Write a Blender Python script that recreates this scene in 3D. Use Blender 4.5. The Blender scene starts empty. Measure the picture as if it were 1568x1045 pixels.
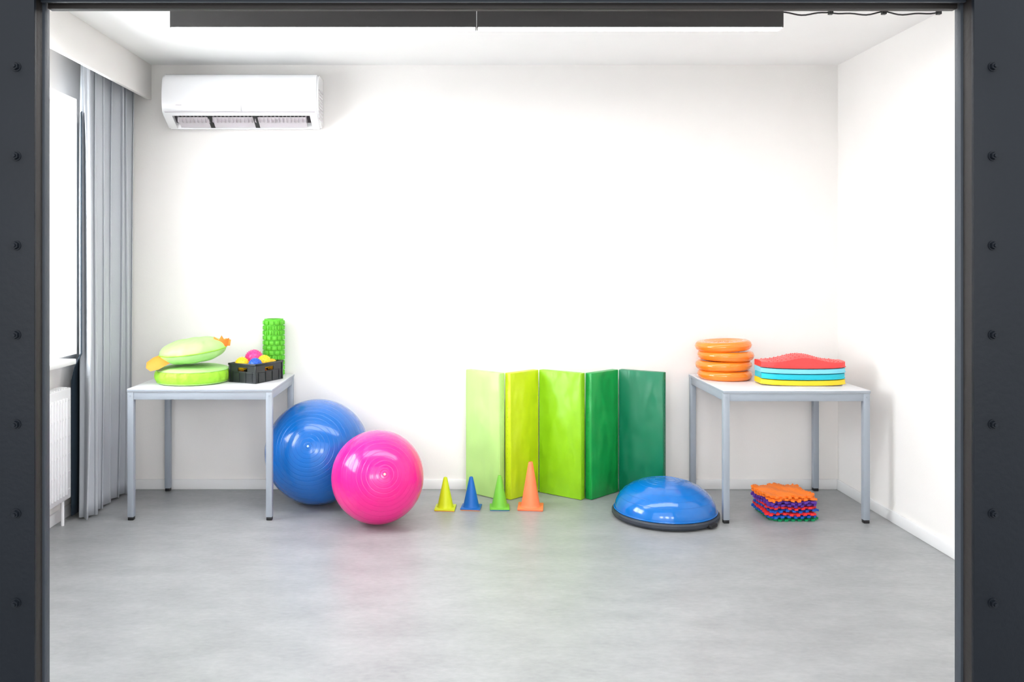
import bpy, bmesh, math, random
from mathutils import Vector, Matrix, Euler
random.seed(4)
S=bpy.context.scene
ZOOM=1; ZCX,ZCY=1040,640
F=1307.0; VX=700.0; VY=402.0; H=1.47
def PX(x,d): return (x-VX)*d/F
def PZ(y,d): return H+(VY-y)*d/F
YW=5.53; ZC=2.75; XL=-2.26; XR=2.467; YF=2.27

def lin(c):
    return tuple(((v/255)/12.92 if v/255<=0.04045 else ((v/255+0.055)/1.055)**2.4) for v in c)
_m={}
def mat(name,rgb,rough=0.5,bump=0.0,bscale=20.0,metal=0.0,var=0.0,vscale=4.0,emit=0.0,coat=0.0,trans=0.0,spec=0.5,stretch=(1,1,1),subs=0.0,bdist=0.02):
    if name in _m: return _m[name]
    m=bpy.data.materials.new(name); m.use_nodes=True
    nt=m.node_tree; b=nt.nodes['Principled BSDF']
    c=lin(rgb)
    b.inputs['Base Color'].default_value=(*c,1)
    b.inputs['Roughness'].default_value=rough
    b.inputs['Metallic'].default_value=metal
    b.inputs['Specular IOR Level'].default_value=spec
    b.inputs['Coat Weight'].default_value=coat
    b.inputs['Coat Roughness'].default_value=0.1
    if emit>0:
        b.inputs['Emission Color'].default_value=(1,1,1,1)
        b.inputs['Emission Strength'].default_value=emit
    tc=nt.nodes.new('ShaderNodeTexCoord'); mp=nt.nodes.new('ShaderNodeMapping')
    mp.inputs['Scale'].default_value=stretch
    nt.links.new(tc.outputs['Object'],mp.inputs['Vector'])
    n=nt.nodes.new('ShaderNodeTexNoise'); n.inputs['Scale'].default_value=vscale; n.inputs['Detail'].default_value=4
    nt.links.new(mp.outputs[0],n.inputs['Vector'])
    v=max(var,0.02)
    mx=nt.nodes.new('ShaderNodeMix'); mx.data_type='RGBA'
    mx.inputs[6].default_value=(*[k*(1-v) for k in c],1)
    mx.inputs[7].default_value=(*[min(1,k*(1+v)) for k in c],1)
    nt.links.new(n.outputs[0],mx.inputs[0]); nt.links.new(mx.outputs[2],b.inputs['Base Color'])
    if bump>0:
        n2=nt.nodes.new('ShaderNodeTexNoise'); n2.inputs['Scale'].default_value=bscale; n2.inputs['Detail'].default_value=2
        nt.links.new(mp.outputs[0],n2.inputs['Vector'])
        bp=nt.nodes.new('ShaderNodeBump'); bp.inputs['Strength'].default_value=bump; bp.inputs['Distance'].default_value=bdist
        nt.links.new(n2.outputs[0],bp.inputs['Height']); nt.links.new(bp.outputs[0],b.inputs['Normal'])
    _m[name]=m; return m

class B:
    def __init__(s,name,loc=(0,0,0),rot=(0,0,0)):
        s.name=name; s.loc=Vector(loc); s.rot=rot; s.bm=bmesh.new(); s.mats=[]
    def mi(s,m):
        if m not in s.mats: s.mats.append(m)
        return s.mats.index(m)
    def add(s,t,m,M=None):
        i=s.mi(m)
        if M is not None: bmesh.ops.transform(t,matrix=M,verts=t.verts)
        bmesh.ops.recalc_face_normals(t,faces=t.faces)
        for f in t.faces: f.material_index=i; f.smooth=True
        me=bpy.data.meshes.new('tmp'); t.to_mesh(me); t.free()
        s.bm.from_mesh(me); bpy.data.meshes.remove(me)
    def box(s,lo,hi,m,bev=0.0,seg=2,M=None):
        t=bmesh.new(); bmesh.ops.create_cube(t,size=1)
        c=[(a+b)/2 for a,b in zip(lo,hi)]; z=[abs(b-a) for a,b in zip(lo,hi)]
        bmesh.ops.transform(t,matrix=Matrix.Translation(c)@Matrix.Diagonal((*z,1)),verts=t.verts)
        if bev>0: bmesh.ops.bevel(t,geom=t.edges[:],offset=bev,segments=seg,affect='EDGES',profile=0.5)
        s.add(t,m,M)
    def cyl(s,p,r1,r2,h,m,n=32,M=None,bev=0):
        t=bmesh.new(); bmesh.ops.create_cone(t,cap_ends=True,segments=n,radius1=r1,radius2=r2,depth=h)
        if bev>0: bmesh.ops.bevel(t,geom=[e for e in t.edges if len(e.link_faces)==2 and any(len(f.verts)>4 for f in e.link_faces)],offset=bev,segments=2,affect='EDGES',profile=0.5)
        bmesh.ops.translate(t,verts=t.verts,vec=(0,0,h/2))
        X=Matrix.Translation(p)
        s.add(t,m,X@M if M is not None else X)
    def lathe(s,prof,m,n=64,M=None,fn=None):
        t=bmesh.new(); rings=[]
        for r,z in prof:
            if r<1e-6: rings.append([t.verts.new((0,0,z))])
            else:
                ring=[]
                for i in range(n):
                    a=2*math.pi*i/n; rr,zz=(r,z) if fn is None else fn(r,z,a)
                    ring.append(t.verts.new((rr*math.cos(a),rr*math.sin(a),zz)))
                rings.append(ring)
        for A,C in zip(rings,rings[1:]):
            for i in range(n):
                j=(i+1)%n
                if len(A)==1 and len(C)==1: continue
                if len(A)==1: t.faces.new((A[0],C[i],C[j]))
                elif len(C)==1: t.faces.new((A[i],A[j],C[0]))
                else: t.faces.new((A[i],A[j],C[j],C[i]))
        s.add(t,m,M)
    def prism(s,pts,x0,x1,m,M=None):
        t=bmesh.new()
        a=[t.verts.new((x0,p[0],p[1])) for p in pts]; b=[t.verts.new((x1,p[0],p[1])) for p in pts]
        t.faces.new(a); t.faces.new(b[::-1])
        for i in range(len(pts)):
            j=(i+1)%len(pts); t.faces.new((a[i],a[j],b[j],b[i]))
        s.add(t,m,M)
    def sphere(s,p,r,m,sc=(1,1,1),sub=3,M=None):
        t=bmesh.new(); bmesh.ops.create_icosphere(t,subdivisions=sub,radius=r)
        X=Matrix.Translation(p)@Matrix.Diagonal((*sc,1))
        s.add(t,m,M@X if M is not None else X)
    def tube(s,pts,r,m,n=8):
        t=bmesh.new(); rings=[]
        for k,p in enumerate(pts):
            p=Vector(p); a=Vector(pts[max(0,k-1)]); b=Vector(pts[min(len(pts)-1,k+1)])
            d=(b-a).normalized(); q=d.to_track_quat('Z','Y').to_matrix()
            rings.append([t.verts.new(p+q@Vector((r*math.cos(2*math.pi*i/n),r*math.sin(2*math.pi*i/n),0))) for i in range(n)])
        for A,C in zip(rings,rings[1:]):
            for i in range(n):
                j=(i+1)%n; t.faces.new((A[i],A[j],C[j],C[i]))
        t.faces.new(rings[0][::-1]); t.faces.new(rings[-1])
        s.add(t,m)
    def done(s,ang=35):
        me=bpy.data.meshes.new(s.name); s.bm.to_mesh(me); s.bm.free()
        for m in s.mats: me.materials.append(m)
        me.set_sharp_from_angle(angle=math.radians(ang))
        o=bpy.data.objects.new(s.name,me); o.location=s.loc; o.rotation_euler=s.rot
        S.collection.objects.link(o); return o
def T(*v): return Matrix.Translation(v)
def R(a,ax): return Matrix.Rotation(math.radians(a),4,ax)

# ---------------------------------------------------------------- materials
WALL=mat('wall_paint',(243,240,237),0.75,0.04,180,var=0.01)
CEIL=mat('ceiling_paint',(246,246,245),0.8,0.02,150)
WHITE=mat('white_trim',(240,240,240),0.4)
PLAST=mat('white_plastic',(243,243,245),0.25)
STEEL=mat('painted_steel_navy',(15,20,27),0.55,0.06,60,var=0.15,vscale=6,spec=0.2)
STEEL2=mat('painted_steel_slate',(56,62,70),0.5,0.05,60,var=0.12,spec=0.35)
STEELB=mat('painted_steel_brown',(40,37,36),0.55,0.05,60,var=0.15,spec=0.3)
BLACK=mat('black_plastic',(22,23,26),0.4)
TUBE=mat('grey_lacquer_steel',(160,168,178),0.35)
DESK=mat('white_laminate',(222,223,227),0.3)

# floor
def floor_mat():
    m=bpy.data.materials.new('vinyl_floor'); m.use_nodes=True; nt=m.node_tree; b=nt.nodes['Principled BSDF']
    L=nt.links.new; N=nt.nodes.new
    tc=N('ShaderNodeTexCoord')
    mp=N('ShaderNodeMapping'); mp.inputs['Scale'].default_value=(1.0,1.9,1); L(tc.outputs['Object'],mp.inputs[0])
    n1=N('ShaderNodeTexNoise'); n1.inputs['Scale'].default_value=3.0; n1.inputs['Detail'].default_value=9; n1.inputs['Roughness'].default_value=0.74; L(mp.outputs[0],n1.inputs[0])
    n2=N('ShaderNodeTexNoise'); n2.inputs['Scale'].default_value=30; n2.inputs['Detail'].default_value=6; L(mp.outputs[0],n2.inputs[0])
    ad=N('ShaderNodeMath'); ad.operation='MULTIPLY_ADD'; L(n2.outputs[0],ad.inputs[0]); ad.inputs[1].default_value=0.35
    L(n1.outputs[0],ad.inputs[2])
    cr=N('ShaderNodeValToRGB'); cr.color_ramp.elements[0].position=0.4; cr.color_ramp.elements[1].position=0.95
    cr.color_ramp.elements[0].color=(*lin((136,138,139)),1); cr.color_ramp.elements[1].color=(*lin((169,171,172)),1)
    L(ad.outputs[0],cr.inputs[0])
    br=N('ShaderNodeTexBrick'); br.inputs['Scale'].default_value=1.0
    br.inputs['Brick Width'].default_value=60; br.inputs['Row Height'].default_value=2.0; br.inputs['Mortar Size'].default_value=0.0014
    mp2=N('ShaderNodeMapping'); mp2.inputs['Location'].default_value=(20,-4.87+6,0); L(tc.outputs['Object'],mp2.inputs[0]); L(mp2.outputs[0],br.inputs[0])
    br.inputs['Color1'].default_value=(1,1,1,1); br.inputs['Color2'].default_value=(1,1,1,1); br.inputs['Mortar'].default_value=(0.86,0.86,0.86,1)
    mx=N('ShaderNodeMix'); mx.data_type='RGBA'; mx.blend_type='MULTIPLY'; mx.inputs[0].default_value=1
    L(cr.outputs[0],mx.inputs[6]); L(br.outputs[0],mx.inputs[7]); L(mx.outputs[2],b.inputs['Base Color'])
    b.inputs['Roughness'].default_value=0.36
    bp=N('ShaderNodeBump'); bp.inputs['Strength'].default_value=0.08; bp.inputs['Distance'].default_value=0.01; L(n2.outputs[0],bp.inputs['Height']); L(bp.outputs[0],b.inputs['Normal'])
    return m
FLOOR=floor_mat()

# ---------------------------------------------------------------- room
o=B('floor'); o.box((-4.2,-3.0,-0.1),(4.2,YW+0.2,0),FLOOR); o.done()
o=B('ceiling'); o.box((XL-0.32,YF+0.1,ZC),(XR+0.2,YW+0.2,ZC+0.1),CEIL); o.done()
o=B('wall_back'); o.box((XL-0.32,YW,0),(XR+0.2,YW+0.2,ZC),WALL); o.done()
o=B('wall_right'); o.box((XR,YF+0.1,0),(XR+0.2,YW,ZC),WALL); o.done()
W0,W1,WZ0,WZ1=3.2,5.07,0.90,2.44
o=B('wall_left')
o.box((XL-0.3,YF+0.1,0),(XL,YW,WZ0),WALL); o.box((XL-0.3,YF+0.1,WZ1),(XL,YW,ZC),WALL)
o.box((XL-0.3,YF+0.1,WZ0),(XL,W0,WZ1),WALL); o.box((XL-0.3,W1,WZ0),(XL,YW,WZ1),WALL); o.done()
CL0,CL1=-1.34,-1.125; CR0,CR1=1.375,1.60; ZB=2.168
o=B('wall_front')
o.box((-4.2,YF+0.005,0),(CL0,YF+0.095,2.75),WALL); o.box((CR1,YF+0.005,0),(4.2,YF+0.095,2.75),WALL)
o.box((CL0,YF+0.005,ZB+0.25),(CR1,YF+0.095,2.75),WALL); o.done()
bh=0.066
o=B('baseboard_back'); o.box((XL,YW-0.014,0),(XR,YW,bh),WHITE,0.004); o.done()
o=B('baseboard_right'); o.box((XR-0.014,YF+0.1,0),(XR,YW-0.014,bh),WHITE,0.004); o.done()
o=B('baseboard_left'); o.box((XL,YF+0.1,0),(XL+0.014,YW-0.014,bh),WHITE,0.004); o.done()
o=B('trim_curtain_pelmet'); o.box((-2.005,YF+0.1,2.524),(-1.98,YW,ZC),WALL,0.002); o.done()
GL=bpy.data.materials.new('window_glass'); GL.use_nodes=True
gb=GL.node_tree.nodes['Principled BSDF']; gb.inputs['Roughness'].default_value=0; gb.inputs['Transmission Weight'].default_value=1; gb.inputs['IOR'].default_value=1.02
o=B('window_1')
fx0,fx1=XL-0.27,XL-0.20
for a,b_ in (((W0,WZ0),(W0+0.07,WZ1)),((W1-0.07,WZ0),(W1,WZ1)),((W0,WZ0),(W1,WZ0+0.07)),((W0,WZ1-0.07),(W1,WZ1)),(((W0+W1)/2-0.05,WZ0),((W0+W1)/2+0.05,WZ1))):
    o.box((fx0,a[0],a[1]),(fx1,b_[0],b_[1]),PLAST,0.006)
o.box((XL-0.24,W0+0.06,WZ0+0.06),(XL-0.232,W1-0.06,WZ1-0.06),GL)
o.box((fx1,(W0+W1)/2+0.01,1.6),(fx1+0.03,(W0+W1)/2+0.035,1.74),PLAST,0.005)
o.done()
o=B('window_sill'); o.box((XL-0.2,W0-0.05,WZ0-0.002),(XL+0.12,4.80,WZ0+0.028),WHITE,0.006); o.box((XL-0.2,4.80,WZ0-0.002),(XL+0.0,W1,WZ0+0.028),WHITE,0.003); o.done()

# ---------------------------------------------------------------- steel frame
def column(x_out,x_in,name_bx):
    s=1 if x_in>x_out else -1
    o=B('steel_column')
    def bx(xa,xb,y0,y1,m,bev=0.001): o.box((min(xa,xb),y0,0),(max(xa,xb),y1,ZB+0.25),m,bev)
    bx(x_out,x_in,YF,YF+0.012,STEEL)
    bx(x_out,x_in-s*0.022,YF+0.0125,YF+0.07,STEELB)
    bx(x_out,x_in-s*0.006,YF+0.0705,YF+0.10,STEEL2)
    bx(x_in-s*0.030,x_in-s*0.012,YF+0.03,YF+0.0695,STEELB)
    for k in range(10):
        z=PZ(102,YF)-k*137.0*YF/F
        if z<0.05: break
        M=R(90,'X')
        o.cyl((name_bx,YF,z),0.013,0.013,0.003,STEEL,24,M)
        o.cyl((name_bx,YF-0.003,z),0.0105,0.0095,0.009,STEEL,6,M)
        o.cyl((name_bx,YF-0.012,z),0.005,0.0045,0.005,STEEL,16,M)
    o.done()
column(CL0,CL1,PX(25,YF)); column(CR1,CR0,PX(1520,YF))
o=B('steel_beam')
o.box((CL1,YF,ZB+0.006),(CR0,YF+0.012,ZB+0.25),STEEL,0.001)
o.box((CL1,YF+0.0125,ZB+0.014),(CR0,YF+0.0745,ZB+0.25),STEELB)
o.box((CL1,YF+0.075,ZB),(CR0,YF+0.10,ZB+0.25),STEELB,0.001)
o.box((CL1,YF+0.035,ZB+0.006),(CR0,YF+0.045,ZB+0.02),STEEL2,0.001)
o.done()

# ---------------------------------------------------------------- linear light
D=4.2
LED=mat('led_diffuser',(255,255,255),0.5,emit=14)
FIX=mat('fixture_black',(50,48,48),0.5)
x0,x1=PX(260,D),PX(1200,D); zb=PZ(42.5,D); xm=PX(730,D)
o=B('linear_ceiling_lamp')
for a,b_ in ((x0,xm-0.0015),(xm+0.0015,x1)):
    o.box((a,D,zb+0.004),(b_,D+0.065,zb+0.09),FIX,0.0015)
    o.box((a+0.006,D+0.004,zb+0.0005),(b_-0.006,D+0.061,zb+0.0045),LED)
for xx in (x0+0.3,xm-0.3,xm+0.3,x1-0.3): o.cyl((xx,D+0.03,zb+0.089),0.006,0.006,ZC-zb-0.089,FIX,12)
pts=[]
for i in range(41):
    t=i/40; pts.append((x1-0.02+t*0.80,D+0.03,2.712-0.012*abs(math.sin(t*9.5))+0.004*math.sin(t*31)))
o.tube(pts,0.004,BLACK)
for t in (0.33,0.66,1.0): o.box((x1-0.03+t*0.8,D+0.02,2.70),(x1-0.01+t*0.8,D+0.04,ZC),BLACK)
o.done()

# ---------------------------------------------------------------- air conditioner
ACW=mat('ac_white_plastic',(244,244,246),0.18,coat=0.3)
ACD=mat('ac_vent_dark',(70,66,70),0.6); ACF=mat('ac_louver',(205,198,204),0.4)
acx=-1.356
o=B('air_conditioner',(acx,YW-0.003,2.325))
full=[(0,0.02),(-0.03,0.0),(-0.06,0.0),(-0.17,0.066),(-0.193,0.085),(-0.203,0.12),(-0.205,0.2),(-0.20,0.27),(-0.192,0.30),(-0.175,0.32),(-0.15,0.33),(0,0.33)]
notch=[(0,0.02),(-0.03,0.0),(-0.06,0.0),(-0.065,0.05),(-0.16,0.115),(-0.17,0.066)]+full[4:]
ax0,ax1,am0,am1=-1.845-acx,-0.868-acx,-1.79-acx,-0.925-acx
o.prism(full,ax0+0.012,am0,ACW); o.prism(full,am1,ax1-0.012,ACW)
inner=[(y*0.97,0.165+(z-0.165)*0.96) for y,z in full]
o.prism(inner,ax0,ax0+0.012,ACW); o.prism(inner,ax1-0.012,ax1,ACW)
o.prism(notch,am0,am1,ACW)
o.prism([(-0.07,0.045),(-0.155,0.108),(-0.158,0.10),(-0.075,0.038)],am0,am1,ACD)
o.prism([(-0.075,0.012),(-0.150,0.062),(-0.153,0.057),(-0.078,0.007)],am0+0.03,am1-0.03,ACF)
for k in range(34):
    x=am0+0.03+k*(am1-am0-0.06)/33
    o.box((x-0.001,-0.15,0.03),(x+0.001,-0.09,0.09),ACF)
for fx in (0.27,0.60): 
    x=am0+(am1-am0)*fx; o.prism([(-0.075,0.005),(-0.164,0.06),(-0.16,0.10),(-0.075,0.04)],x-0.014,x+0.014,BLACK)
o.box((ax0+0.02,-0.2065,0.083),(ax1-0.02,-0.190,0.086),ACF)
for k in range(9): o.box((ax1-0.004,-0.17,0.05+k*0.022),(ax1+0.002,-0.03,0.056+k*0.022),ACF)
o.box((ax0+0.09,-0.2075,0.125),(ax0+0.125,-0.2035,0.129),ACF)
o.box((ax0+0.28,-0.2065,0.088),(ax1-0.48,-0.2,0.128),PLAST,0.002)
o.done()

# ---------------------------------------------------------------- curtain
CUR=mat('curtain_fabric',(184,188,194),0.9,0.15,300,var=0.04,vscale=3)
LIN=mat('curtain_lining_navy',(16,34,46),0.9)
def curtain():
    bm=bmesh.new(); nu,nv=220,36; g=[]
    for j in range(nv+1):
        v=j/nv; z=0.012+(ZC-0.03-0.012)*v; row=[]
        for i in range(nu+1):
            u=i/nu
            ph=2*math.pi*(6.3*u+0.25*math.sin(5*u+1.0)*(1-v))
            amp=0.034*(1-0.15*v)+0.012*math.sin(9*u+2*v)
            y=4.83+0.02*(1-v)*math.sin(3*v)+0.64*u+0.02*math.sin(2*ph)
            x=-2.125+0.035*u*v+amp*math.sin(ph)+0.008*math.sin(17*u+3*v)
            row.append(bm.verts.new((x,min(y,5.505),z)))
        g.append(row)
    for j in range(nv):
        for i in range(nu):
            f=bm.faces.new((g[j][i],g[j][i+1],g[j+1][i+1],g[j+1][i])); f.smooth=True
    return bm
o=B('curtain'); c=curtain(); o.add(c,CUR)
o.box((-2.14,YF+0.15,ZC-0.03),(-2.11,5.5,ZC),WHITE)
t=bmesh.new(); rows=[]
for j in range(31):
    z=0.03+j/30*2.3
    w=0.0 if z>0.93 else min(1,(0.93-z)/0.08)
    rows.append([t.verts.new((-2.134-0.055*w,4.85-0.01*w,z)),t.verts.new((-2.165-0.02*w,4.90,z)),t.verts.new((-2.19,5.05,z)),t.verts.new((-2.19,5.30,z))])
for a,b_ in zip(rows,rows[1:]):
    for i in range(3): t.faces.new((a[i],a[i+1],b_[i+1],b_[i]))
o.add(t,LIN)
ob=o.done(60); md=ob.modifiers.new('sol','SOLIDIFY'); md.thickness=0.003

# ---------------------------------------------------------------- radiator
o=B('radiator',(-2.2,4.2,0.15))
rx0,rx1,ry0,ry1,rz0,rz1=-0.035,0.035,-0.6,0.59,0.0,0.62
o.box((rx0,ry0,rz0),(rx1,ry1,rz1),PLAST,0.008)
n=int((ry1-ry0-0.04)/0.033)
for k in range(n):
    y=ry0+0.03+k*0.033
    o.box((rx1-0.004,y,rz0+0.03),(rx1+0.007,y+0.019,rz1-0.05),PLAST,0.004)
for k in range(6): o.box((rx1-0.004,ry0+0.02,rz0+0.05+k*0.1),(rx1+0.004,ry1-0.02,rz0+0.06+k*0.1),PLAST,0.002)
for k in range(40): o.box((rx0+0.01,ry0+0.02+k*0.029,rz1),(rx1-0.01,ry0+0.03+k*0.029,rz1+0.004),PLAST)
for y in (ry0+0.1,ry1-0.1): o.box((rx0-0.022,y,0.15),(rx0,y+0.03,0.45),PLAST)
o.cyl((0,ry1-0.03,-0.15),0.009,0.009,0.15,PLAST,12)
o.done()

# ---------------------------------------------------------------- tables
def table(x0,x1,y0,y1,h=0.75):
    o=B('table',((x0+x1)/2,(y0+y1)/2,0)); w=(x1-x0)/2; d=(y1-y0)/2; lg=0.036
    o.box((-w,-d,h-0.018),(w,d,h),DESK,0.002)
    o.box((-w-0.001,-d-0.001,h-0.0165),(w+0.001,d+0.001,h-0.003),TUBE,0.002)
    for sx in (-1,1):
        for sy in (-1,1):
            cx,cy=sx*(w-lg/2-0.001),sy*(d-lg/2-0.001)
            o.box((cx-lg/2,cy-lg/2,0.018),(cx+lg/2,cy+lg/2,h-0.018),TUBE,0.004)
            o.box((cx-lg/2+0.002,cy-lg/2+0.002,0.0),(cx+lg/2-0.002,cy+lg/2-0.002,0.02),BLACK,0.003)
    for sy in (-1,1):
        cy=sy*(d-0.016); o.box((-w+lg,cy-0.011,h-0.062),(w-lg,cy+0.011,h-0.018),TUBE,0.002)
    for sx in (-1,1):
        cx=sx*(w-0.016); o.box((cx-0.011,-d+lg,h-0.062),(cx+0.011,d-lg,h-0.018),TUBE,0.002)
        o.cyl((sx*(w-lg/2),-d-0.0,h-0.04),0.005,0.005,0.003,TUBE,12,R(90,'X'))
    return o.done()
table(PX(195.5,4.864),PX(417.5,4.864),4.852,5.51)
table(PX(1107,4.803),PX(1332,4.803),4.795,5.51)
TH=0.75

# ---------------------------------------------------------------- exercise balls
def ballmat(name,rgb,ax):
    m=mat(name,rgb,0.2,coat=0.4,spec=0.4); nt=m.node_tree; L=nt.links.new
    b=nt.nodes['Principled BSDF']
    tc=nt.nodes.new('ShaderNodeTexCoord'); wv=nt.nodes.new('ShaderNodeTexWave')
    wv.wave_type='RINGS'; wv.rings_direction='Z'; wv.inputs['Scale'].default_value=13; wv.inputs['Distortion'].default_value=0
    L(tc.outputs['Object'],wv.inputs[0])
    cr=nt.nodes.new('ShaderNodeValToRGB'); cr.color_ramp.elements[0].position=0.0; cr.color_ramp.elements[1].position=0.12
    L(wv.outputs[1],cr.inputs[0])
    bp=nt.nodes.new('ShaderNodeBump'); bp.inputs['Strength'].default_value=0.35; bp.inputs['Distance'].default_value=0.003
    L(cr.outputs[0],bp.inputs['Height']); L(bp.outputs[0],b.inputs['Normal']); return m
def exball(x,y,r,rgb,mname,d,vm):
    m=ballmat(mname,rgb,d); q=Vector(d).normalized().to_track_quat('Z','Y').to_euler()
    o=B('exercise_ball',(x,y,r),q)
    prof=[(0,-r)]
    N=64
    for k in range(1,N): 
        a=math.pi*k/N; prof.append((r*math.sin(a),-r*math.cos(a)))
    prof.append((0,r)); o.lathe(prof,m,96)
    V=mat(mname+'_valve',vm,0.4)
    tp=[]; 
    for k in range(17):
        a=2*math.pi*k/16; tp.append((0.011+0.0022*math.cos(a),r-0.0005+0.0022*math.sin(a)))
    o.lathe(tp,m,32)
    tp=[(0.026+0.0016*math.cos(2*math.pi*k/12),r-0.0018+0.0016*math.sin(2*math.pi*k/12)) for k in range(13)]
    o.lathe(tp,m,48)
    o.cyl((0,0,r-0.002),0.007,0.006,0.004,V,20)
    return o.done()
exball(PX(486,5.205),5.208,0.316,(0,100,186),'ball_rubber_blue',(-0.02,-1,0.32),(170,200,225))
exball(PX(578,4.80),4.812,0.260,(240,24,140),'ball_rubber_pink',(0.24,-0.97,0.30),(240,225,190))

# ---------------------------------------------------------------- cones
def cone(px,d,h,rb,base,rgb,b2,name):
    m=mat(name,rgb,0.45,spec=0.4); m2=mat(name+'_foot',b2,0.5)
    o=B('training_cone',(PX(px,d),d,0))
    s=base/2
    M=R(random.uniform(-10,10),'Z')
    o.box((-s*0.97,-s*0.97,0),(s*0.97,s*0.97,0.005),m2,0.002,M=M)
    o.box((-s,-s,0.004),(s,s,0.012),m,0.003,M=M)
    t=rb*0.2
    o.lathe([(rb*1.12,0.011),(rb*1.02,0.018),(rb*0.97,0.03),(t+0.002,h-0.004),(t,h),(t-0.003,h),(t-0.004,h-0.02),(rb*0.85,0.02)],m,48)
    o.done()
cone(682,5.09,0.188,0.046,0.122,(200,212,20),(235,160,40),'cone_yellow')
cone(721.5,5.10,0.188,0.046,0.118,(10,98,180),(240,150,60),'cone_blue')
cone(765,5.10,0.195,0.046,0.118,(115,192,60),(20,100,180),'cone_green')
cone(812.5,5.11,0.275,0.056,0.152,(252,130,82),(250,120,70),'cone_orange')

# ---------------------------------------------------------------- folding mat
def fmat(name,rgb): return mat(name,rgb,0.4,0.7,3.6,var=0.03,vscale=3,stretch=(1.5,1.5,0.8),bdist=0.07)
hp=[(PX(713,5.46),5.46),(PX(773,5.30),5.30),(PX(825,5.45),5.45),(PX(896,5.30),5.30),(PX(947,5.46),5.46),(PX(1020,5.34),5.34)]
cols=[((184,224,134),'vinyl_pale_green'),((194,216,20),'vinyl_yellow_lime'),((142,200,22),'vinyl_lime'),((14,150,66),'vinyl_green'),((4,120,82),'vinyl_dark_green')]
o=B('folding_gym_mat'); tk=0.048; mh=0.782
for i in range(5):
    a=Vector(hp[i]); b_=Vector(hp[i+1]); dv=b_-a; d=dv.length; sgn=-1 if i%2==0 else 1
    L_=math.sqrt(d*d-tk*tk); ang=math.atan2(dv.y,dv.x)+math.atan(sgn*tk/L_)
    M=T(a.x,a.y,0)@Matrix.Rotation(ang,4,'Z')
    m=fmat(cols[i][1],cols[i][0])
    y0,y1=(-tk,0) if sgn==1 else (0,tk)
    t=bmesh.new(); bmesh.ops.create_cube(t,size=1)
    bmesh.ops.transform(t,matrix=T(L_/2,(y0+y1)/2,mh/2+0.002)@Matrix.Diagonal((L_-0.002,tk-0.001,mh,1)),verts=t.verts)
    bmesh.ops.bevel(t,geom=t.edges[:],offset=0.004,segments=2,affect='EDGES',profile=0.5)
    o.add(t,m,M)
    for xx in (0.006,L_-0.006):
        o.tube([M@Vector((xx,y0-0.0002,0.01)),M@Vector((xx,y0-0.0002,mh-0.006))],0.0014,m,6)
    for k in range(26):
        zz=0.03+k*0.028
        for xx in (0.0,L_-0.0015): o.box((xx-0.0005,(y0+y1)/2-0.001,zz),(xx+0.002,(y0+y1)/2+0.001,zz+0.008),m,M=M)
o.done()

# ---------------------------------------------------------------- balance dome
DB=mat('dome_rubber_blue',(0,108,194),0.14,coat=0.5,spec=0.4); DG=mat('dome_base_grey',(50,56,66),0.5)
o=B('balance_dome_trainer',(PX(1018.5,4.935),4.935,0))
o.lathe([(0,0.0),(0.27,0.0),(0.295,0.008),(0.304,0.02),(0.304,0.034),(0.297,0.042),(0.286,0.044),(0,0.044)],DG,96)
pr=[(0.294,0.042)]
R0=0.288; hh=0.172
for k in range(0,33):
    a=math.pi/2*k/32; pr.append((R0*math.cos(a)**0.92 if k<32 else 0,0.044+hh*math.sin(a)))
o.lathe(pr,DB,96)
def ring(r,z,t,m):
    o.lathe([(r+t*math.cos(2*math.pi*k/10),z+t*math.sin(2*math.pi*k/10)) for k in range(11)],m,96)
for rr in (0.06,0.085,0.11,0.15,0.2,0.235,0.262):
    a=math.acos((rr/R0)**(1/0.92)); ring(rr,0.044+hh*math.sin(a)-0.0003,0.0012,DB)
ring(0.290,0.048,0.004,DB)
for an in (-48,132):
    M=R(an,'Z'); o.box((0.28,-0.035,0.006),(0.32,0.035,0.026),BLACK,0.006,M=M)
o.done()

# ---------------------------------------------------------------- orange balance discs
OR=mat('disc_vinyl_orange',(255,135,35),0.2,coat=0.4)
def stack_discs():
    cx,cy=PX(1110,5.28),5.285
    o=B('balance_disc_stack',(cx,cy,TH)); z=0.0; h=0.058
    for k in range(4):
        r=0.168 if k else 0.163
        M=T([0.0,-0.006,0.004,-0.008][k],[0,0.003,-0.004,0][k],z)@R([0,-1.5,0.5,-3.0][k],'Y')
        pr=[(0,0.008),(0.10,0.006),(0.12,0.0)]
        for q in range(0,17):
            a=-math.pi/2+math.pi*q/16; pr.append((r-0.027+0.027*math.cos(a),h/2+h/2*math.sin(a)))
        pr+=[(0.12,h),(0.105,h-0.007),(0.06,h-0.010),(0,h-0.010)]
        o.lathe(pr,OR,72,M=M)
        o.lathe([(r+0.0018*math.cos(2*math.pi*i/8),h/2+0.0018*math.sin(2*math.pi*i/8)) for i in range(9)],OR,72,M=M)
        for i in range(28):
            a=2*math.pi*i/28
            for r2 in (0.03,0.055,0.08):
                if i%2 and r2<0.05: continue
                o.sphere((r2*math.cos(a),r2*math.sin(a),h-0.010),0.005,OR,(1,1,0.6),1,M=M)
        z+=h+0.0015
    o.done()
stack_discs()

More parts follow.
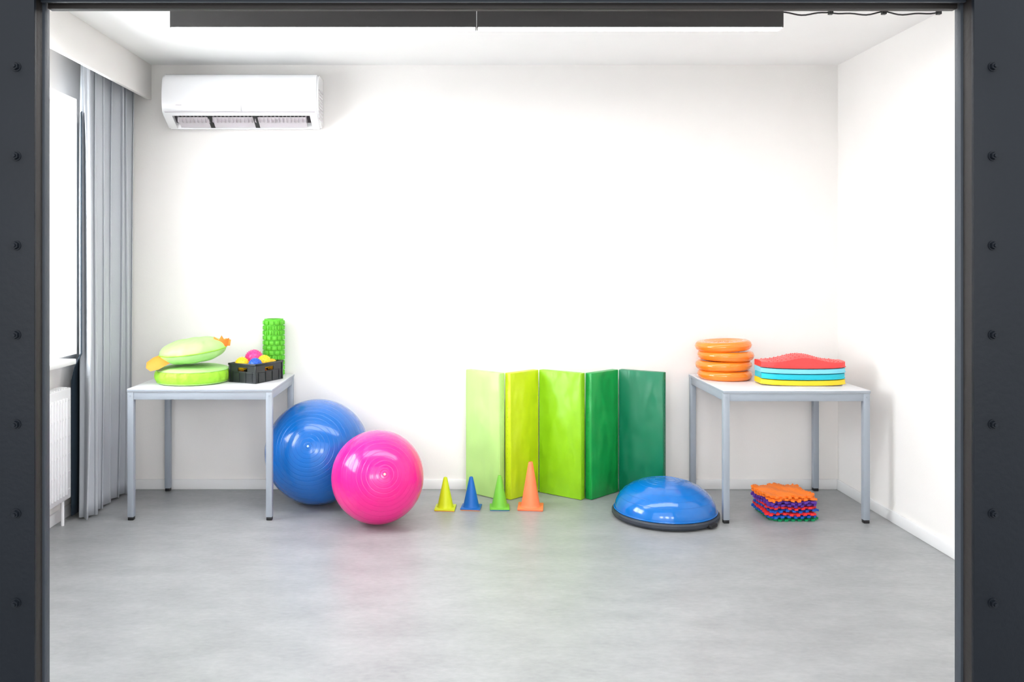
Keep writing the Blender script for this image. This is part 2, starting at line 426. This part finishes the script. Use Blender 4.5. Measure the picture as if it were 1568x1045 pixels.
# ---------------------------------------------------------------- balance boards stack (wavy)
def boards():
    cx,cy=PX(1231,4.99),5.06
    o=B('balance_board_stack',(cx,cy,TH),(0,0,math.radians(-2)))
    cs=[(mat('board_yellow',(250,215,40),0.35),0.243,0.034),(mat('board_cyan',(30,195,215),0.35),0.240,0.036),(mat('board_sky',(130,215,235),0.35),0.243,0.032),(mat('board_red',(238,72,72),0.35,0.15,60),0.243,0.05)]
    z=0.0
    for k,(m,hw,th) in enumerate(cs):
        t=bmesh.new(); nu,nv=48,10; dz=0.10
        def sag(x): return 0.006*(x/hw)**2
        top=[];bot=[]
        for i in range(nu+1):
            x=-hw+2*hw*i/nu; rt=[];rb=[]
            e=1-abs(x/hw)**6; dep=dz*(0.62+0.38*max(0,e))
            for j in range(nv+1):
                v=-1+2*j/nv; y=v*dep
                tz=th-0.004*abs(v)**4
                if k==3: tz=0.034+0.044*math.exp(-(x/0.12)**2)*(1-0.25*v*v)+(0.0025 if (i%2==0) else 0)-0.004*abs(v)**4
                rt.append(t.verts.new((x,y,z+sag(x)+tz))); rb.append(t.verts.new((x,y,z+sag(x)+0.002)))
            top.append(rt);bot.append(rb)
        for i in range(nu):
            for j in range(nv):
                t.faces.new((top[i][j],top[i+1][j],top[i+1][j+1],top[i][j+1]))
                t.faces.new((bot[i][j],bot[i][j+1],bot[i+1][j+1],bot[i+1][j]))
            t.faces.new((top[i][0],bot[i][0],bot[i+1][0],top[i+1][0]))
            t.faces.new((top[i][nv],top[i+1][nv],bot[i+1][nv],bot[i][nv]))
        for j in range(nv):
            t.faces.new((top[0][j],top[0][j+1],bot[0][j+1],bot[0][j])); t.faces.new((top[nu][j],bot[nu][j],bot[nu][j+1],top[nu][j+1]))
        o.add(t,m)
        o.tube([(-hw+2*hw*i/24,-dz*(0.62+0.38*max(0,1-abs((-hw+2*hw*i/24)/hw)**6))-0.001,z+sag(-hw+2*hw*i/24)+0.006) for i in range(25)],0.004,m,8)
        if k==3:
            for i in range(17):
                for j in range(5):
                    x=-0.2+0.025*i; y=-0.07+0.035*j
                    o.sphere((x,y,z+sag(x)+0.034+0.044*math.exp(-(x/0.12)**2)*(1-0.25*(y/dz)**2)),0.006,m,(1,1,0.8),1)
        z+=th-0.001 if k<3 else 0
    o.done()
boards()

# ---------------------------------------------------------------- puzzle mats
def puzzle():
    o=B('sensory_puzzle_mat_stack',(PX(1202,4.96),4.97,0))
    C={'g':mat('pmat_green',(0,150,95),0.5),'b':mat('pmat_blue',(20,90,190),0.5),'r':mat('pmat_red',(235,45,50),0.5),'p':mat('pmat_purple',(95,50,160),0.5),'o':mat('pmat_orange',(255,130,35),0.5)}
    z=0.001
    for k,ch in enumerate('gbrbrppoo'):
        n=30; w=0.285; cs=w/n; ang=random.uniform(-5,5); ox,oy=random.uniform(-0.008,0.008),random.uniform(-0.008,0.008)
        if k==0: ox+=0.014; ang=2
        if k>=7: ox-=0.012
        amp=0.0030+0.0006*k; ph=random.uniform(0,0.5)+k*0.10; th=0.011
        def keep(i,j):
            d=min(i,j,n-1-i,n-1-j)
            if d>=2: return True
            if d<0: return False
            s_=j if min(i,n-1-i)<min(j,n-1-j) else i
            if (min(i,n-1-i)<2 and min(j,n-1-j)<2): return False
            return (s_+k)%4 in (0,1) 
        t=bmesh.new(); vt={};vb={}
        def P(i,j):
            if (i,j) in vt: return
            x=(i-n/2)*cs; y=(j-n/2)*cs
            zz=z+amp*(1+math.sin(x*42+ph)*math.cos(y*30+ph*2)) if k else z
            bmp=0.005 if ((i%3==1) and (j%3==1)) else 0
            vt[(i,j)]=t.verts.new((x,y,zz+th+bmp)); vb[(i,j)]=t.verts.new((x,y,zz))
        K={(i,j) for i in range(n) for j in range(n) if keep(i,j)}
        for i,j in K:
            for a,b_ in ((i,j),(i+1,j),(i+1,j+1),(i,j+1)): P(a,b_)
            t.faces.new((vt[(i,j)],vt[(i+1,j)],vt[(i+1,j+1)],vt[(i,j+1)])); t.faces.new((vb[(i,j)],vb[(i,j+1)],vb[(i+1,j+1)],vb[(i+1,j)]))
            for (ni,nj),e in (((i-1,j),((i,j),(i,j+1))),((i+1,j),((i+1,j),(i+1,j+1))),((i,j-1),((i,j),(i+1,j))),((i,j+1),((i,j+1),(i+1,j+1)))):
                if (ni,nj) not in K: t.faces.new((vt[e[0]],vt[e[1]],vb[e[1]],vb[e[0]]))
        o.add(t,C[ch],T(ox,oy,0)@R(ang,'Z')); z+=0.0152
    o.done()
puzzle()

# ---------------------------------------------------------------- green round cushion
G1=mat('cushion_lime',(150,212,50),0.6,0.5,25,var=0.05); G2=mat('cushion_pale_green',(170,220,132),0.55,0.8,9,var=0.06,bdist=0.03)
OG=mat('felt_orange',(245,150,50),0.7)
cx,cy=PX(294,5.13),5.15
o=B('round_floor_cushion',(cx,cy,TH))
def sc(r,z,a):
    return (r*(1+0.010*math.cos(22*a)*(1 if 0.01<z<0.09 else 0)*(1 if r>0.17 else 0)),z)
o.lathe([(0,0),(0.19,0),(0.207,0.008),(0.216,0.022),(0.22,0.040),(0.217,0.062),(0.207,0.077)],G1,132,fn=sc)
o.lathe([(0.207,0.077),(0.200,0.086),(0.17,0.094),(0.10,0.100),(0,0.102)],G2,132)
for zz,rr in ((0.078,0.208),(0.008,0.207)):
    o.lathe([(rr+0.003*math.cos(2*math.pi*i/8),zz+0.003*math.sin(2*math.pi*i/8)) for i in range(9)],G2,100)
o.done(60)
cx2,cy2=PX(298,5.13),5.14
TILT=R(4,'X')@R(-6,'Y')
o=B('stuffed_animal_cushion',(cx2,cy2,TH+0.106))
pr=[(0,0.0)]
for q in range(1,28):
    a=-math.pi/2+math.pi*q/28; pr.append((0.195*math.cos(a)**0.7,0.070+0.070*math.sin(a)))
pr.append((0,0.140))
o.lathe(pr,G2,96,M=TILT@T(0,0,0.016),fn=lambda r,z,a:(r*(1+0.012*math.cos(12*a)),z+0.003*math.cos(7*a)*(r/0.2)))
o.lathe([(0.197+0.003*math.cos(2*math.pi*i/8),0.086+0.003*math.sin(2*math.pi*i/8)) for i in range(9)],G1,96,M=TILT,fn=lambda r,z,a:(r*(1+0.012*math.cos(12*a)),z))
def flap(pts,th,M,m):
    t=bmesh.new(); n=len(pts); c0=Vector((sum(p[0] for p in pts)/n,sum(p[1] for p in pts)/n))
    ce=t.verts.new((c0.x,c0.y,th)); cb=t.verts.new((c0.x,c0.y,-th))
    inn=[t.verts.new((c0.x+(p[0]-c0.x)*0.75,c0.y+(p[1]-c0.y)*0.75,th*0.85)) for p in pts]
    inb=[t.verts.new((c0.x+(p[0]-c0.x)*0.75,c0.y+(p[1]-c0.y)*0.75,-th*0.85)) for p in pts]
    ed=[t.verts.new((p[0],p[1],0)) for p in pts]
    for i in range(n):
        j=(i+1)%n
        t.faces.new((ce,inn[i],inn[j])); t.faces.new((cb,inb[j],inb[i]))
        t.faces.new((inn[i],ed[i],ed[j],inn[j])); t.faces.new((inb[j],ed[j],ed[i],inb[i]))
    o.add(t,m,M)
flap([(0.06,-0.045),(0.06,0.045),(-0.03,0.055),(-0.075,0.04),(-0.09,0.0),(-0.075,-0.04),(-0.03,-0.055)],0.012,T(-0.165,-0.12,0.032)@R(20,'Z')@R(-24,'Y')@R(38,'X'),OG)
OG2=mat('felt_orange_deep',(245,125,35),0.7)
flap([(-0.05,-0.025),(0.0,-0.03),(0.035,-0.012),(0.045,0.035),(0.018,0.022),(0.0,0.052),(-0.015,0.024),(-0.045,0.045)],0.01,T(0.165,-0.02,0.125)@R(18,'Z')@R(78,'X'),OG2)
flap([(-0.03,-0.02),(0.03,-0.02),(0.03,0.02),(0.0,0.03),(-0.03,0.02)],0.008,T(0.17,0.05,0.125)@R(60,'X'),OG)
o.done(60)

# ---------------------------------------------------------------- foam roller
GR=mat('foam_green',(96,196,44),0.55)
o=B('foam_roller',(PX(419,5.44),5.445,TH))
rh=0.36; ri=0.06
o.lathe([(0.045,0),(ri,0),(ri,rh),(0.045,rh),(0.043,rh-0.03),(0.043,0.02),(0.045,0)],GR,48)
o.lathe([(0.044,rh-0.004),(0.038,rh-0.004),(0.038,rh-0.05),(0,rh-0.05)],BLACK,40)
rows=11
for r_ in range(rows):
    z0=0.006+r_*(rh-0.01)/rows; hz=(rh-0.01)/rows-0.007
    nb=12
    for k in range(nb):
        M=R(360/nb*(k+(0.5 if r_%2 else 0)),'Z')
        if (r_//2)%3==1: 
            o.box((ri-0.004,-0.012,z0),(ri+0.009,0.000,z0+hz),GR,0.003,M=M); o.box((ri-0.004,0.003,z0),(ri+0.009,0.012,z0+hz),GR,0.003,M=M)
        else: o.box((ri-0.004,-0.0125,z0),(ri+0.009,0.0125,z0+hz),GR,0.003,M=M)
o.done()

# ---------------------------------------------------------------- crate with balls
CB=mat('crate_black',(24,28,33),0.35)
P0=Vector((PX(392,5.04),5.04)); U=Vector((-0.178,0.085)).normalized()
ang=math.atan2(-U.y,-U.x)
o=B('plastic_crate',(P0.x,P0.y,TH+0.001),(0,0,ang))
lx,ly,lh=0.21,0.265,0.115; w=0.004
o.box((-lx+0.006,0.006,0),(-0.006,ly-0.006,w),CB)
def wallp(a,vert):
    if vert=='x':
        y0,y1=a,a+w; c=-lx/2; s_=0.035
        o.box((-lx+0.006,y0,0),(-0.006,y1,0.068),CB); o.box((-lx+0.006,y0,0.09),(-0.006,y1,lh),CB)
        o.box((-lx+0.006,y0,0.068),(c-s_,y1,0.09),CB); o.box((c+s_,y0,0.068),(-0.006,y1,0.09),CB)
    else:
        x0,x1=a,a+w; c=ly/2; s_=0.04
        o.box((x0,0.006,0),(x1,ly-0.006,0.068),CB); o.box((x0,0.006,0.09),(x1,ly-0.006,lh),CB)
        o.box((x0,0.006,0.068),(x1,c-s_,0.09),CB); o.box((x0,c+s_,0.068),(x1,ly-0.006,0.09),CB)
wallp(0.006,'x'); wallp(ly-0.006-w,'x'); wallp(-0.006-w,'y'); wallp(-lx+0.006,'y')
for z0,z1,e in ((lh-0.012,lh,0.0),(0.0,0.006,0.004),(0.058,0.062,0.003)):
    o.box((-lx+e,e,z0),(-e,e+0.008,z1),CB,0.001); o.box((-lx+e,ly-0.008-e,z0),(-e,ly-e,z1),CB,0.001)
    o.box((-lx+e,e,z0),(-lx+e+0.008,ly-e,z1),CB,0.001); o.box((-0.008-e,e,z0),(-e,ly-e,z1),CB,0.001)
for x in (-lx+0.002,-0.014):
    for y in (0.002,ly-0.014): o.box((x,y,0),(x+0.012,y+0.012,lh),CB,0.002)
for k in range(4):
    o.box((-0.008,0.03+k*0.065,0.0),(-0.003,0.034+k*0.065,0.066),CB); o.box((-0.18+k*0.048,0.003,0.0),(-0.176+k*0.048,0.008,0.066),CB)
crate=o.done()
def spiky(loc,r,rgb,mn,n=90,sr=0.003,sh=0.004):
    m=mat(mn,rgb,0.35); o=B('massage_ball',loc); o.sphere((0,0,0),r,m,sub=4)
    for i in range(n):
        z=1-2*(i+0.5)/n; a=i*2.39996; q=math.sqrt(1-z*z); d=Vector((q*math.cos(a),q*math.sin(a),z))
        M=d.to_track_quat('Z','Y').to_matrix().to_4x4()
        t=bmesh.new(); bmesh.ops.create_cone(t,cap_ends=True,segments=8,radius1=sr,radius2=sr*0.35,depth=sh+0.001)
        o.add(t,m,T(*(d*(r+sh/2-0.0005)))@M)
    ob=o.done(); ob.parent=crate
spiky((-0.150,0.055,0.106),0.040,(250,205,20),'mball_yellow')
spiky((-0.052,0.058,0.106),0.039,(20,85,190),'mball_blue')
spiky((-0.052,0.142,0.114),0.040,(250,200,20),'mball_yellow2')
spiky((-0.140,0.155,0.128),0.054,(235,60,140),'mball_pink',n=130)
spiky((-0.055,0.220,0.090),0.033,(250,190,40),'mball_yellow3',n=60)
spiky((-0.160,0.060,0.036),0.028,(240,120,40),'mball_orange',n=60)
spiky((-0.060,0.060,0.036),0.026,(60,170,80),'mball_green',n=60)
spiky((-0.065,0.150,0.040),0.031,(240,120,40),'mball_orange',n=60)

# ---------------------------------------------------------------- lights
w=bpy.data.worlds.new('world'); S.world=w; w.use_nodes=True
bg=w.node_tree.nodes['Background']; bg.inputs[0].default_value=(0.96,0.98,1.0,1); bg.inputs[1].default_value=1.95
def area(name,loc,tgt,sx,sy,e,col=(1,1,1)):
    l=bpy.data.lights.new(name,'AREA'); l.shape='RECTANGLE'; l.size=sx; l.size_y=sy; l.energy=e; l.color=col
    ob=bpy.data.objects.new(name,l); ob.location=loc
    ob.rotation_euler=(Vector(tgt)-Vector(loc)).to_track_quat('-Z','Y').to_euler(); S.collection.objects.link(ob); return ob
area('window_daylight',(XL-0.6,4.1,1.8),(0,4.6,0.9),1.9,1.6,130,(0.93,0.97,1))
for i,x in enumerate((-1.7,0.0,1.7)):
    area('studio_window_light',(x,-2.4,2.1),(x*0.6,5.0,1.3),0.9,1.2,42,(1,0.98,0.95))
area('ceiling_fill_light',(0.1,3.9,2.60),(0.1,3.9,0),3.8,0.5,34,(1,0.99,0.98))  # added fill under the ceiling to brighten the room; no panel fixture here

# ---------------------------------------------------------------- camera
cam=bpy.data.cameras.new('camera'); co=bpy.data.objects.new('camera',cam); S.collection.objects.link(co); S.camera=co
co.location=(0,0,H); co.rotation_euler=(math.radians(90),0,0)
cam.sensor_width=36; cam.lens=F/1568*36*ZOOM
if ZOOM==1: ZCX,ZCY=784,522.5
cam.shift_x=(ZCX-VX)/1568*ZOOM; cam.shift_y=-(ZCY-VY)/1568*ZOOM
cam.clip_start=0.05
S.view_settings.view_transform='Standard'
S.view_settings.look='None'
S.view_settings.exposure=0.17
